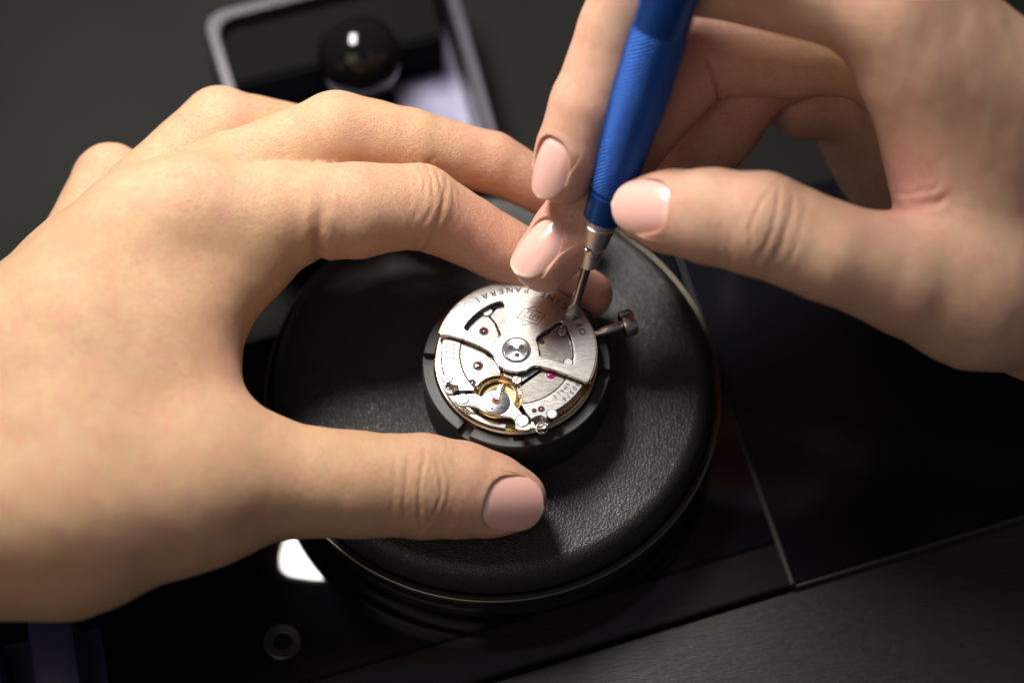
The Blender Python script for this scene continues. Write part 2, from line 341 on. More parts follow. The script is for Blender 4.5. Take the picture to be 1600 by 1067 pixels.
link('foot', lathe('foot', [(4.2, 0.66), (4.40, 0.64), (4.42, 0.58), (4.36, 0.10), (4.30, 0.004), (0.0, 0.004)], 140, smooth=35), M['rim'], cu)

# ------------------------------------------------------------------ tray and ball knob behind
tz = 1.6
c4 = [A(312, 22, tz), A(700, -75, tz), A(792, 250, tz), A(405, 330, tz)]
c4 = [np.array(c[:2]) for c in c4]; tcx = sum(c4) / 4
def rrect(c4, k, rad):
    """round the corners of a shrunken quadrilateral"""
    q = [tcx + (c - tcx) * k for c in c4]; out = []
    for i in range(4):
        a, b, c = q[i - 1], q[i], q[(i + 1) % 4]; u = nrm(a - b); w = nrm(c - b); p0 = b + u * rad; p1 = b + w * rad
        for t in np.linspace(0, 1, 8): out.append(tuple((p0 * (1 - t) ** 2 + 2 * b * t * (1 - t) + p1 * t * t) - tcx))
    return out
tray = empty('tray', (tcx[0], tcx[1], -0.6)); tag(tray, 'greyish lavender plastic tray holding the black ball knob, behind the hand', 'tray')
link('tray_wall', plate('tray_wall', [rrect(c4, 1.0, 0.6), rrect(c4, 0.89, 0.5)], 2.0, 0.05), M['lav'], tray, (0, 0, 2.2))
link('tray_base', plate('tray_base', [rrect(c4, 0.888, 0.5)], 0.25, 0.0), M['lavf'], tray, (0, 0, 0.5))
bl = [A(335, 40, tz - 0.2), A(672, -40, tz - 0.2), A(690, 50, tz - 0.2), A(365, 128, tz - 0.2)]
blk = poly_slab('foam_block', [b[:2] for b in bl], tz - 0.35, -0.095, M['blackobj'], bev=0.08); tag(blk, 'black foam block filling the back of the lavender tray', 'block')
kb = Pd(561, 90, 0); kp = A(561, 90, 1.9); knob = empty('ball_knob', (kp[0], kp[1], -0.09)); tag(knob, 'shiny black ball knob standing in the lavender tray', 'knob')
bm = bmesh.new(); bmesh.ops.create_uvsphere(bm, u_segments=48, v_segments=32, radius=0.90)
for v in bm.verts:
    if v.co.z < -0.72: v.co.z = -0.72
link('ball', bm_mesh('ball', bm, 60), M['ball'], knob, (0, 0, 1.99))
link('collar', lathe('collar', [(0.0, 0), (0.75, 0), (0.75, 0.12), (0.5, 0.2), (0.42, 0.9), (0.5, 1.3), (0, 1.3)], 32), M['blackobj'], knob)

# ------------------------------------------------------------------ movement holder
HZ = 3.10; MC = A(630 + 590 / 3.335, 400 + 490 / 3.335, 3.62)
hold = empty('movement_holder', (MC[0], MC[1], 1.9)); tag(hold, 'black slotted plastic ring holder gripping the watch movement on the cushion', 'movement holder')
def ring_sector(name, r0, r1, a0, a1, z0, z1, ch=0.02, n=None):
    n = n or max(4, int((a1 - a0) / 3)); V = []; Fc = []
    pr = [(r0, z0), (r1, z0), (r1, z1 - ch), (r1 - ch, z1), (r0 + ch, z1), (r0, z1 - ch)]; m = len(pr)
    for i in range(n + 1):
        a = math.radians(a0 + (a1 - a0) * i / n)
        for r, z in pr: V.append((r * math.cos(a), r * math.sin(a), z))
    for i in range(n):
        for k in range(m):
            k2 = (k + 1) % m; Fc.append((i * m + k, (i + 1) * m + k, (i + 1) * m + k2, i * m + k2))
    Fc.append(tuple(range(m - 1, -1, -1))); Fc.append(tuple(range(n * m, n * m + m)))
    bm = bmesh.new(); me = bpy.data.meshes.new(name); me.from_pydata(V, [], Fc); bm.from_mesh(me); bmesh.ops.recalc_face_normals(bm, faces=bm.faces)
    return bm_mesh(name, bm, 35)
HB = 1.9
link('body', lathe('body', [(1.30, 0.0), (1.80, 0.0), (1.80, HZ - HB - 0.16), (1.56, HZ - HB - 0.16), (1.56, HZ - HB - 0.3), (1.30, HZ - HB - 0.3)], 96, closed=True), M['holder'], hold)
# upright segments between the slots
cuts = [(172.5, 181.5), (232, 240.5), (264.5, 0), (-11, -4), (60, 66), (118, 124)]
segs = [(-4, 60), (66, 118), (124, 172.5), (181.5, 232), (240.5, 349)]
for a0, a1 in segs: link('segment', ring_sector('segment', 1.572, 1.797, a0, a1, HZ - HB - 0.17, HZ - HB), M['holder'], hold)
link('index_mark', ring_sector('index_mark', 1.585, 1.66, 268, 275.5, HZ - HB - 0.05, HZ - HB + 0.006, 0.002), M['blackobj'], hold)

# ------------------------------------------------------------------ watch movement
mv = empty('watch_movement', (MC[0], MC[1], 0)); tag(mv, 'open steel and gilt automatic watch movement with rotor and balance wheel', 'watch movement')
ZR, ZB = 3.62, 3.495
def Zc(zx, zy, z=ZB): q = A(630 + zx / 3.335, 400 + zy / 3.335, z) - MC; return (q[0], q[1])
def Zl(pts, z=ZB): return [Zc(a, b, z) for a, b in pts]
def cm(r): return r / 3.335 / 82.2
def at_z(me_o, z): me_o.location.z = z; return me_o
def smooth_loop(pts, it=2, closed=True):
    p = np.array(pts)
    for _ in range(it):
        nx = np.roll(p, -1, 0); p = np.stack([0.75 * p + 0.25 * nx, 0.25 * p + 0.75 * nx], 1).reshape(-1, 2)
    return [tuple(q) for q in p]
# gilt main plate and its rims
link('main_plate', lathe('main_plate', [(0, 3.14), (1.40, 3.14), (1.44, 3.16), (1.44, 3.19), (1.545, 3.19), (1.557, 3.175), (1.557, 2.85), (0, 2.85)], 160), M['paleg'], mv)
link('rim_ring', lathe('rim_ring', [(1.47, 3.18), (1.475, 3.255), (1.485, 3.262), (1.512, 3.262), (1.52, 3.255), (1.525, 3.18)], 160), M['brass'], mv)
# toothed winding ring, showing through the gap at lower right and behind the rotor
def gear_arc(r0, r1, n, a0, a1, dp=0.035):
    lp = []; da = 360.0 / n; k0 = int(a0 / da); k1 = int(a1 / da)
    for i in range(k0 * 4, k1 * 4):
        a = math.radians(da * i / 4); r = r1 if i % 4 in (1, 2) else r1 - dp; lp.append((r * math.cos(a), r * math.sin(a)))
    return lp + [(r0 * math.cos(math.radians(a)), r0 * math.sin(math.radians(a))) for a in np.linspace(a1, a0, 30)]
at_z(link('toothed_ring', plate('toothed_ring', [gear_arc(1.40, 1.472, 110, -64, -14)], 0.06), M['brass'], mv), 3.335)
at_z(link('toothed_ring', plate('toothed_ring', [gear_arc(1.40, 1.60, 100, 122, 143, 0.05)], 0.05), M['rosewt'], mv), 3.36)
link('flange', ring_sector('flange', 1.435, 1.535, 146, 262, 3.18, 3.345, 0.01), M['band'], mv)
# ---- bridges: outer band, cut away round the balance
def arc(r, a0, a1, n=40): return circ(0, 0, r, n, a0, a1)
bc = Zc(495, 735, 3.40)          # balance centre
BR = 0.45
def cutR(a):                     # the bridges stop along the edge of the balance cut-out
    return a
outerL = arc(1.42, 128, 207, 40) + Zl([(300, 718), (292, 712), (360, 700)]) + [(p[0], p[1]) for p in circ(bc[0], bc[1], BR, 10, 165, 120)] + arc(1.06, 217, 128, 40)
at_z(link('bridge', plate('bridge', [arc(1.42, 60, 206, 60) + Zl([(262, 672), (285, 672), (290, 700), (368, 700), (372, 668)]) + arc(1.085, 222, 60, 60)], 0.24, 0.008), M['band'], mv), ZB)
at_z(link('bridge', plate('bridge', [arc(1.42, -65.5, 55, 60) + arc(1.085, 55, -85, 60) + Zl([(622, 785), (640, 815), (668, 850), (690, 835), (720, 828), (745, 845)])], 0.24, 0.008), M['band'], mv), ZB)
# inner barrel bridges with the joint lines between them
def inner(name, loops, z, m, dep=0.22, bev=0.008): return at_z(link(name, plate(name, loops, dep, bev), m, mv), z)
i1 = Zl([(508, 585), (505, 622), (465, 626), (432, 637), (405, 655), (384, 678), (376, 674)]) + arc(1.068, 219, 113, 40) + Zl([(440, 310), (475, 350), (495, 400), (500, 440), (497, 520)])
inner('barrel_bridge', [i1], ZB - 0.012, M['bridge'])
i2 = Zl([(520, 585), (523, 625), (545, 631), (569, 642), (592, 660), (602, 668), (640, 640), (712, 592), (690, 560), (620, 520), (530, 520)])
inner('barrel_bridge', [i2], ZB - 0.006, M['band'])
i3 = Zl([(608, 682), (617, 700), (624, 735), (621, 765), (622, 775)]) + arc(1.068, 274, 470, 80) + Zl([(452, 312), (485, 350), (507, 400), (512, 470), (560, 500), (680, 545), (722, 600), (650, 650)])
inner('barrel_bridge', [i3], ZB - 0.014, M['bridge'])
link('train_floor', lathe('train_floor', [(0, 3.30), (0.0, 3.30), (1.30, 3.30), (1.30, 3.15)], 96), M['groove'], mv)
# the floor is cut open at the balance: cover it with the gilt cup
link('balance_cup', lathe('balance_cup', [(BR + 0.035, ZB - 0.02), (BR + 0.02, ZB - 0.012), (BR, ZB - 0.02), (BR - 0.01, 3.335), (0.0, 3.325)], 72), M['brass'], mv, (bc[0], bc[1], 0))
# lower shelf under the balance bridge
sh = Zl([(268, 760), (320, 800), (380, 830), (420, 860), (520, 880), (600, 890), (680, 905), (690, 920)], 3.25) + arc(1.43, 283, 214, 40)
at_z(link('shelf', plate('shelf', [sh], 0.10, 0.006), M['paleg'], mv), 3.30)
# balance wheel
bw = empty('balance_wheel', (bc[0], bc[1], 0)); bw.parent = mv
link('felloe', lathe('felloe', [(0.335, 3.375), (0.335, 3.415), (0.35, 3.425), (0.375, 3.425), (0.385, 3.415), (0.385, 3.375)], 72, closed=True), M['gold'], bw)
for k in range(3):
    a = math.radians(70 + 120 * k); box('spoke', (0.17 * math.cos(a), 0.17 * math.sin(a), 3.395), (0.34, 0.035, 0.02), M['gold'], bw, 0.004, a)
for k in range(10):
    a = math.radians(36 * k + 8); link('timing_screw', lathe('timing_screw', [(0, 0.0), (0.018, 0.0), (0.018, 0.022), (0.010, 0.03), (0, 0.03)], 12), M['gold'], bw, (0.395 * math.cos(a), 0.395 * math.sin(a), 3.385))
V = []; Fc = []
for i in range(300):                                     # hairspring
    a = i / 300 * 2 * math.pi * 7; r = 0.06 + 0.16 * i / 300
    for dz in (0, 0.02): V.append((r * math.cos(a), r * math.sin(a), 3.40 + dz))
    for dz in (0.02, 0): V.append(((r + 0.006) * math.cos(a), (r + 0.006) * math.sin(a), 3.40 + dz))
for i in range(299):
    for k in range(4): Fc.append((i * 4 + k, i * 4 + (k + 1) % 4, i * 4 + 4 + (k + 1) % 4, i * 4 + 4 + k))
link('hairspring', mesh('hairspring', V, Fc, 30), M['darksteel'], bw)
# balance bridge spanning the cut-out
ZQ = 3.545
bb = smooth_loop(Zl([(252, 738), (275, 722), (330, 718), (380, 716), (405, 735), (432, 712), (480, 695), (530, 705), (562, 735), (575, 770), (605, 800), (640, 850), (668, 893), (655, 908), (600, 905), (585, 895), (582, 850), (540, 832), (480, 828), (420, 810), (385, 785), (350, 775), (310, 782), (285, 775)], ZQ), 2)
bbo = at_z(link('balance_bridge', plate('balance_bridge', [bb], 0.075, 0.010), M['polish'], mv), ZQ)
for zx, zy, r in ((312, 745, 30), (620, 858, 34)):
    q = Zc(zx, zy, ZQ); so = link('screw', lathe('screw', [(0, 0.016), (cm(r) - 0.012, 0.016), (cm(r), 0.006), (cm(r), -0.01)], 32), M['polish'], bbo, (q[0], q[1], 0.0))
    strokes('screw_gap', [(circ(0, 0, cm(r) + 0.010, 32), True)], 0.010, -0.002, M['groove'], bbo, 0.004).location = (q[0], q[1], 0)
q = Zc(485, 762, ZQ); link('regulator_disc', lathe('regulator_disc', [(0, 0.026), (cm(66), 0.026), (cm(71), 0.018), (cm(72), 0.0)], 56), M['band'], bbo, (q[0], q[1], 0))
ra = Zl([(476, 745), (492, 680), (503, 668), (515, 678), (510, 700), (498, 750)], ZQ + 0.03)
at_z(link('regulator_arm', plate('regulator_arm', [ra], 0.03, 0.004), M['polish'], bbo), 0.052)
q = Zc(482, 755, ZQ); link('jewel_setting', lathe('jewel_setting', [(0.0, 0.032), (cm(12), 0.032), (cm(14), 0.044), (cm(22), 0.044), (cm(24), 0.026)], 32), M['gold'], bbo, (q[0], q[1], 0))
link('jewel', lathe('jewel', [(0, 0.046), (cm(8), 0.044), (cm(12), 0.034)], 20), M['ruby'], bbo, (q[0], q[1], 0))
for zx, zy, r in ((523, 790, 11), (463, 797, 7), (430, 740, 5)):
    q = Zc(zx, zy, ZQ); link('pin', lathe('pin', [(0, 0.012), (cm(r) * 0.6, 0.012), (cm(r), 0.0)], 16), M['darksteel'], bbo, (q[0], q[1], 0.026))
# screws flush in the bridges
def flush_screw(zx, zy, r, slot=None, z=ZB, m='polish', name='screw'):
    q = Zc(zx, zy, z); R_ = cm(r); e = empty(name, (q[0], q[1], z)); e.parent = mv
    link('head', lathe('head', [(0, 0.018), (R_ - 0.012, 0.018), (R_ - 0.003, 0.010), (R_ - 0.003, -0.02)], 40), M[m], e)
    link('gap', lathe('gap', [(R_ - 0.003, 0.0035), (R_ + 0.009, 0.0035), (R_ + 0.009, 0.0005)], 40), M['groove'], e)
    if slot is not None: strokes('slot', [([(-R_ * 0.92 * math.cos(slot), -R_ * 0.92 * math.sin(slot)), (R_ * 0.92 * math.cos(slot), R_ * 0.92 * math.sin(slot))], False)], 0.016, 0.0165, M['groove'], e, 0.0035)
for a in ((230, 637, 27), (775, 823, 27), (592, 645, 26, math.radians(55)), (435, 288, 29), (860, 556, 25)): flush_screw(*a)
flush_screw(828, 395, 24, math.radians(80))
# holes, sinks and jewels
def sink(zx, zy, r, m='rubyd', z=ZB - 0.012, cup=None):
    q = Zc(zx, zy, z); R_ = cm(r); e = empty('jewel_sink', (q[0], q[1], z)); e.parent = mv
    link('chamfer', lathe('chamfer', [(R_, 0.0035), (R_ * 0.96, 0.0045), (R_ * 0.62, 0.002)], 36), M['groove'] if cup is None else M[cup], e)
    link('stone', lathe('stone', [(0, 0.0025), (R_ * 0.14, 0.0025), (R_ * 0.16, 0.006), (R_ * 0.55, 0.006), (R_ * 0.64, 0.0022)], 28), M[m], e)
    link('pivot', lathe('pivot', [(0, 0.007), (R_ * 0.10, 0.006), (R_ * 0.13, 0.003)], 12), M['polish'], e)
for a in ((420, 392, 25), (390, 572, 27), (455, 508, 24), (720, 797, 18, 'rubyd', ZB), (683, 805, 13, 'rubyd', ZB), (360, 660, 19), (747, 393, 18), (725, 448, 13)): sink(*a)
sink(770, 615, 27, 'ruby', ZB - 0.012, 'ruby')
# two deep casing wells at the edge
for zx, zy, r, z in ((247, 694, 32, 3.36), (716, 868, 45, 3.38), (722, 900, 33, 3.335)):
    q = Zc(zx, zy, z); R_ = cm(r); link('casing_well', lathe('casing_well', [(R_, 0.03), (R_ * 0.86, 0.035), (R_ * 0.8, -0.05), (R_ * 0.4, -0.06), (R_ * 0.36, -0.02), (0, -0.02)], 36), M['stem'], mv, (q[0], q[1], z))
# small teeth of the winding wheel beside the balance
for k in range(7):
    a = math.radians(8 + 6 * k); box('tooth', (bc[0] + 0.425 * math.cos(a), bc[1] + 0.425 * math.sin(a), 3.40), (0.05, 0.018, 0.05), M['polish'], mv, 0.003, a)
# bridge lettering
arc_text('TEN DAYS', 1.345, 152, 189.5, 0.112, True, ZB + 0.003, M['ink'], mv, 0.95, 0.02)
arc_text('BARRELS', 1.195, 171, 199, 0.090, True, ZB + 0.003, M['ink'], mv, 0.95, 0.012)
arc_text('P.2003/6', 1.335, -17, -47.5, 0.120, False, ZB + 0.003, M['ink'], mv, 0.95, 0.02)
arc_text('25 JEWELS', 1.18, -17, -52, 0.092, False, ZB + 0.003, M['ink'], mv, 0.95, 0.012)
# ---- rotor
def rz(pts): return Zl(pts, ZR)
body = [(1.515 * math.cos(math.radians(a)), 1.515 * math.sin(math.radians(a))) for a in np.linspace(-25, 166, 90)]
low = rz([(192, 408), (245, 414), (300, 430), (350, 448), (400, 470), (440, 492), (470, 520), (484, 545), (498, 570), (525, 590), (560, 601), (598, 605), (640, 597), (672, 576), (690, 571), (730, 578), (790, 595), (850, 617), (910, 640), (952, 657), (968, 650), (980, 640)])
def fillet(p, it=1): return smooth_loop(p, it)
w1 = fillet(rz([(312, 378), (335, 345), (375, 303), (420, 270), (465, 247), (505, 235), (522, 240), (534, 280), (548, 335), (561, 385), (530, 395), (508, 410), (492, 432), (484, 446), (455, 436), (400, 412), (350, 394)]))
w2 = fillet(rz([(690, 430), (720, 400), (765, 370), (805, 342), (826, 336), (845, 350), (868, 400), (884, 450), (893, 505), (894, 545), (884, 568), (850, 560), (800, 546), (750, 532), (712, 522), (708, 500), (704, 465)]))
rot = empty('rotor', (0, 0, 0)); rot.parent = mv
at_z(link('rotor_plate', plate('rotor_plate', [body + low, w1, w2], 0.07, 0.014), M['rotor'], rot), ZR)
# heavy rim segment under the edge of the plate
link('rotor_weight', ring_sector('rotor_weight', 1.36, 1.535, -24, 165.5, ZR - 0.20, ZR - 0.018, 0.006, 90), M['rosewt'], rot)
hub = [(0.0, 0.0)]
link('hub_groove', lathe('hub_groove', [(0.245, 0.0015), (0.262, 0.0022), (0.278, 0.0015)], 56), M['ink'], rot, (0, 0, ZR))
link('hub_screw', lathe('hub_screw', [(0.0, 0.014), (0.195, 0.014), (0.2, 0.024), (0.232, 0.024), (0.242, 0.012), (0.242, 0.0)], 64), mat('turned_hub_steel', (0.72, 0.70, 0.67), 1, 0.24, Anisotropic=0.8), rot, (0, 0, ZR))
hm = bpy.data.materials['turned_hub_steel']; hx = N(hm); tg = hx.n('Tangent', direction_type='RADIAL', axis='Z'); hx.l(tg, 0, hx.b, 'Tangent')
for k in range(3):
    a = math.radians(30 + 120 * k + 5); link('hub_hole', lathe('hub_hole', [(0, 0.0), (0.040, 0.0), (0.046, 0.003), (0.05, 0.0)], 20), M['groove'], rot, (0.115 * math.cos(a), 0.115 * math.sin(a), ZR + 0.0155))
strokes('hub_slot', [([(0.045 * math.cos(a), 0.045 * math.sin(a)), (-0.045 * math.cos(a), -0.045 * math.sin(a))], False) for a in (math.radians(45), math.radians(135))], 0.026, ZR + 0.0125, M['ink'], rot, 0.004)
arc_text('OFFICINE PANERAI', 1.315, 17.5, 124, 0.17, True, ZR + 0.003, M['ink'], rot, 1.08, 0.012)
# emblem on the rotor (traced strokes)
def Z3(p): q = A(800 + p[0] / 6.67, 430 + p[1] / 6.67, ZR) - MC; return (q[0], q[1])
em = [([(48, 440), (140, 345), (348, 410), (262, 514)], True), ([(120, 432), (172, 378), (215, 392), (180, 445)], True), ([(165, 352), (238, 322), (255, 372)], False), ([(108, 478), (116, 522), (188, 508)], False),
      ([(205, 455), (245, 410), (285, 424), (250, 474), (180, 448)], False), ([(190, 415), (270, 440)], False)]
strokes('emblem', [([Z3(p) for p in l], c) for l, c in em], 0.012, ZR + 0.0005, M['ink'], rot, 0.003)
# ---- winding stem and crown
s0 = A(925, 524, 3.28) - MC; s1 = A(981, 505, 3.30) - MC
def along(name, prof, a, b, m, parent, n=40, smooth=35):
    o = link(name, lathe(name, prof, n, smooth=smooth), m, parent); d = Vector(b) - Vector(a); o.rotation_mode = 'QUATERNION'; o.rotation_quaternion = d.to_track_quat('Z', 'Y'); o.location = Vector(a); return o
d_ = nrm(s1 - s0); L_ = np.linalg.norm(s1 - s0); b0 = MC * 0 + np.array([s0[0], s0[1], 3.28]) - d_ * 0.25; b1 = np.array([s1[0], s1[1], 3.30])
along('winding_stem', [(0, 0), (0.065, 0), (0.065, L_ * 0.55), (0.085, L_ * 0.6), (0.085, L_ + 0.2), (0, L_ + 0.2)], b0, b1, M['stem'], mv, 24)
prof = [(0, -0.14), (0.20, -0.14), (0.245, -0.12), (0.255, -0.10), (0.255, 0.09), (0.24, 0.12), (0.16, 0.125), (0.15, 0.09), (0, 0.09)]
cr = along('crown', prof, b1, b1 + (b1 - b0), M['stem'], mv, 60, 30)
for v in cr.data.vertices:
    r = math.hypot(v.co.x, v.co.y)
    if r > 0.235 and abs(v.co.z) < 0.11:
        a = math.atan2(v.co.y, v.co.x); k = 1 + 0.025 * (1 if int(round(a / (2 * math.pi) * 60)) % 2 else -1); v.co.x *= k; v.co.y *= k

# ------------------------------------------------------------------ screwdriver
tip = A(893, 494, ZR + 0.02); s2 = Pd(1046, 0, 3.75); sd = nrm(s2 - tip); SLEN = 9.5
sdr = empty('screwdriver', tip); sdr.rotation_mode = 'QUATERNION'; sdr.rotation_quaternion = Vector(sd).to_track_quat('Z', 'Y')
tag(sdr, 'blue knurled precision screwdriver with steel chuck held over the movement', 'screwdriver')
# distances along the shaft for picture rows
def on_axis(px, py):
    best = min(np.linspace(0, 9, 1801), key=lambda s: abs(FF * -((tip + sd * s - CC) @ UU) / (-(tip + sd * s - CC) @ VV) + 533.5 - py)); return best
LB, LK, LR, LT = on_axis(0, 414), on_axis(0, 342), on_axis(0, 300), on_axis(0, 42)
E2 = 0.085
# blade: round wire ground to a chisel
V = []; Fc = []; nb = 20; st = [(0.0, 0.012, 0.115), (0.02, 0.016, 0.12), (0.16, 0.05, 0.125), (0.30, 0.085, 0.10), (0.36, 0.09, 0.09), (LB + 0.15, 0.09, 0.09)]
for s, tx, ty in st:
    for k in range(nb):
        a = 2 * math.pi * k / nb; ex = 0.45 if s < 0.25 else 1.0
        c, sn = math.cos(a), math.sin(a); V.append((math.copysign(abs(c) ** ex, c) * ty, math.copysign(abs(sn) ** ex, sn) * tx, s))
for i in range(len(st) - 1):
    for k in range(nb): Fc.append((i * nb + k, i * nb + (k + 1) % nb, (i + 1) * nb + (k + 1) % nb, (i + 1) * nb + k))
Fc.append(tuple(range(nb - 1, -1, -1)))
bo = link('blade', mesh('blade', V, Fc, 25), M['blade'], sdr); bo.rotation_euler.z = math.radians(25)
link('chuck', lathe('chuck', [(0.09, LB - 0.01), (0.175, LB), (0.185, LB + 0.02), (0.225, LB + (LK - LB) * 0.40), (0.205, LB + (LK - LB) * 0.42), (0.205, LB + (LK - LB) * 0.46), (0.25, LB + (LK - LB) * 0.48), (0.30, LB + (LK - LB) * 0.86), (0.275, LB + (LK - LB) * 0.88), (0.275, LB + (LK - LB) * 0.92), (0.315, LK - 0.06), (0.315, LK + 0.02)], 48, smooth=25), M['chuck'], sdr)
v_in = np.array(sdr.rotation_quaternion.to_matrix().inverted() @ Vector(VV + RR * -0.12)); aa = math.atan2(v_in[1], v_in[0])
sx = (LB + LK) / 2 - 0.06
so = link('set_screw', lathe('set_screw', [(0, -0.03), (0.045, -0.03), (0.05, 0.0), (0.065, 0.006), (0.075, 0.0), (0.075, -0.05)], 24), M['blade'], sdr)
so.location = (0.242 * math.cos(aa), 0.242 * math.sin(aa), sx); so.rotation_mode = 'QUATERNION'; so.rotation_quaternion = Vector((math.cos(aa), math.sin(aa), 0.12)).to_track_quat('Z', 'Y')
R1, R2 = 0.36, 0.50
link('nose', lathe('nose', [(0.30, LK), (R1 - 0.02, LK + 0.01), (R1, LK + 0.04), (R1 + 0.015, LR - 0.03), (R1 - 0.005, LR)], 48, smooth=30), M['blue'], sdr)
nz_, na_ = 440, 240; V = []; Fc = []
for i in range(nz_ + 1):
    t = i / nz_; zc = LR + (LT - LR) * t; R_ = R1 + 0.01 + (R2 - R1) * min(1, t * 1.7) ** 0.8
    for j in range(na_):
        a = 2 * math.pi * j / na_; ph = a * 30; q = zc * 2 * math.pi / 0.085
        kn = abs(math.sin((ph + q) / 2)) * abs(math.sin((ph - q) / 2)); ed = min(1, min(t, 1 - t) * 40)
        r = R_ - 0.022 + 0.042 * kn * ed
        V.append((r * math.cos(a), r * math.sin(a), zc))
for i in range(nz_):
    for j in range(na_): Fc.append((i * na_ + j, i * na_ + (j + 1) % na_, (i + 1) * na_ + (j + 1) % na_, (i + 1) * na_ + j))
link('knurled_grip', mesh('knurled_grip', V, Fc, 0), M['blue'], sdr).data.shade_smooth()
link('shaft', lathe('shaft', [(R2 - 0.01, LT), (R2 + 0.01, LT + 0.02), (R2 + 0.015, LT + 0.06), (R2 + 0.015, LT + 2.6), (R2 - 0.05, LT + 2.7), (0.3, LT + 2.75)], 64, smooth=30), M['blue'], sdr)
link('swivel_cap', lathe('swivel_cap', [(0.28, LT + 2.7), (0.28, LT + 2.82), (0.46, LT + 2.86), (0.47, LT + 3.05), (0.40, LT + 3.12), (0, LT + 3.08)], 48), M['chuck'], sdr)

# ------------------------------------------------------------------ hands (one continuous skin each, grown from a distance field)
class Field:
    def __init__(s, lo, hi, h):
        s.h = h; s.lo = np.array(lo, float); s.n = np.ceil((np.array(hi) - s.lo) / h).astype(int) + 1
        s.F = np.full(tuple(s.n), 9.0, np.float32)
        s.ax = [(s.lo[i] + h * np.arange(s.n[i])).astype(np.float32) for i in range(3)]
    def win(s, pts, rad):
        p = np.array(pts); a = np.floor((p.min(0) - rad - s.lo) / s.h).astype(int); b = np.ceil((p.max(0) + rad - s.lo) / s.h).astype(int) + 1
        a = np.clip(a, 0, s.n); b = np.clip(b, 0, s.n); return tuple(slice(int(i), int(j)) for i, j in zip(a, b))
    def grid(s, w): return s.ax[0][w[0]][:, None, None], s.ax[1][w[1]][None, :, None], s.ax[2][w[2]][None, None, :]
def cone(G, a, b, r1, r2, flat=None):
    X, Y, Z = G; d = b - a; l2 = float(d @ d) + 1e-9
    px, py, pz = X - a[0], Y - a[1], Z - a[2]
    t = np.clip((px * d[0] + py * d[1] + pz * d[2]) / l2, 0, 1)
    qx, qy, qz = px - t * d[0], py - t * d[1], pz - t * d[2]
    dd = qx * qx + qy * qy + qz * qz
    if flat is not None:
        n, k = flat; q = qx * n[0] + qy * n[1] + qz * n[2]; dd = dd + (1 / k ** 2 - 1) * q * q
    return np.sqrt(dd) - (r1 + (r2 - r1) * t)
def smin(a, b, k):
    h = np.maximum(k - np.abs(a - b), 0) / k
    return np.minimum(a, b) - h * h * k * 0.25
def add(fd, arr, prims, k, mar=0.5):
    for pr in prims:
        a, b, r1, r2 = pr[:4]; fl = pr[4] if len(pr) > 4 else None
        w = fd.win([a, b], max(r1, r2) + k + mar); v = cone(fd.grid(w), a, b, r1, r2, fl)
        arr[w] = smin(arr[w], v.astype(np.float32), k)
def chain(js): return [(js[i][0], js[i + 1][0], js[i][1], js[i + 1][1]) for i in range(len(js) - 1)]
def surface_nets(fd):
    F = fd.F; S = F < 0; nx, ny, nz = F.shape
    c = np.zeros((nx - 1, ny - 1, nz - 1), np.uint8)
    for i in (0, 1):
        for j in (0, 1):
            for k in (0, 1): c += S[i:nx - 1 + i, j:ny - 1 + j, k:nz - 1 + k]
    I = np.argwhere((c > 0) & (c < 8)); idx = np.full(c.shape, -1, np.int32); idx[tuple(I.T)] = np.arange(len(I))
    val = {}; off = [(i, j, k) for i in (0, 1) for j in (0, 1) for k in (0, 1)]
    for o in off: val[o] = F[I[:, 0] + o[0], I[:, 1] + o[1], I[:, 2] + o[2]]
    acc = np.zeros((len(I), 3)); cnt = np.zeros(len(I))
    for o in off:
        for ax in range(3):
            if o[ax] == 0:
                p = list(o); p[ax] = 1; a = val[o]; b = val[tuple(p)]; m = (a < 0) != (b < 0)
                t = np.where(m, a / np.where(m, a - b, 1), 0); q = np.zeros((len(I), 3)); q += np.array(o); q[:, ax] += t
                acc[m] += q[m]; cnt[m] += 1
    V = fd.lo + fd.h * (I + acc / cnt[:, None]); Q = []
    for ax in range(3):
        sl0 = [slice(None)] * 3; sl1 = [slice(None)] * 3; sl0[ax] = slice(0, -1); sl1[ax] = slice(1, None)
        ch = S[tuple(sl0)] != S[tuple(sl1)]; E_ = np.argwhere(ch); b1, b2 = (ax + 1) % 3, (ax + 2) % 3
        ok = (E_[:, b1] > 0) & (E_[:, b2] > 0) & (E_[:, b1] < F.shape[b1] - 1) & (E_[:, b2] < F.shape[b2] - 1); E_ = E_[ok]
        ins = S[tuple(E_.T)]; cs = []
        for da, db in ((-1, -1), (0, -1), (0, 0), (-1, 0)):
            q = E_.copy(); q[:, b1] += da; q[:, b2] += db; cs.append(idx[tuple(q.T)])
        q = np.stack(cs, 1); q[~ins] = q[~ins][:, ::-1]; Q.append(q)
    return V, np.concatenate(Q)
def relax(V, Q, it, lam=0.5):
    e = np.concatenate([Q[:, [0, 1]], Q[:, [1, 2]], Q[:, [2, 3]], Q[:, [3, 0]]]); n = len(V)
    i = np.concatenate([e[:, 0], e[:, 1]]); j = np.concatenate([e[:, 1], e[:, 0]]); deg = np.bincount(i, minlength=n)[:, None]
    for t in range(it):
        for l in (lam, -lam * 0.98):
            s = np.stack([np.bincount(i, V[j, k], minlength=n) for k in range(3)], 1); V = V + l * (s / deg - V)
    return V
def normals(V, Q):
    f = np.cross(V[Q[:, 2]] - V[Q[:, 0]], V[Q[:, 3]] - V[Q[:, 1]]); n = np.zeros_like(V)
    for k in range(4):
        for c in range(3): n[:, c] += np.bincount(Q[:, k], f[:, c], minlength=len(V))
    return n / (np.linalg.norm(n, axis=1)[:, None] + 1e-12)
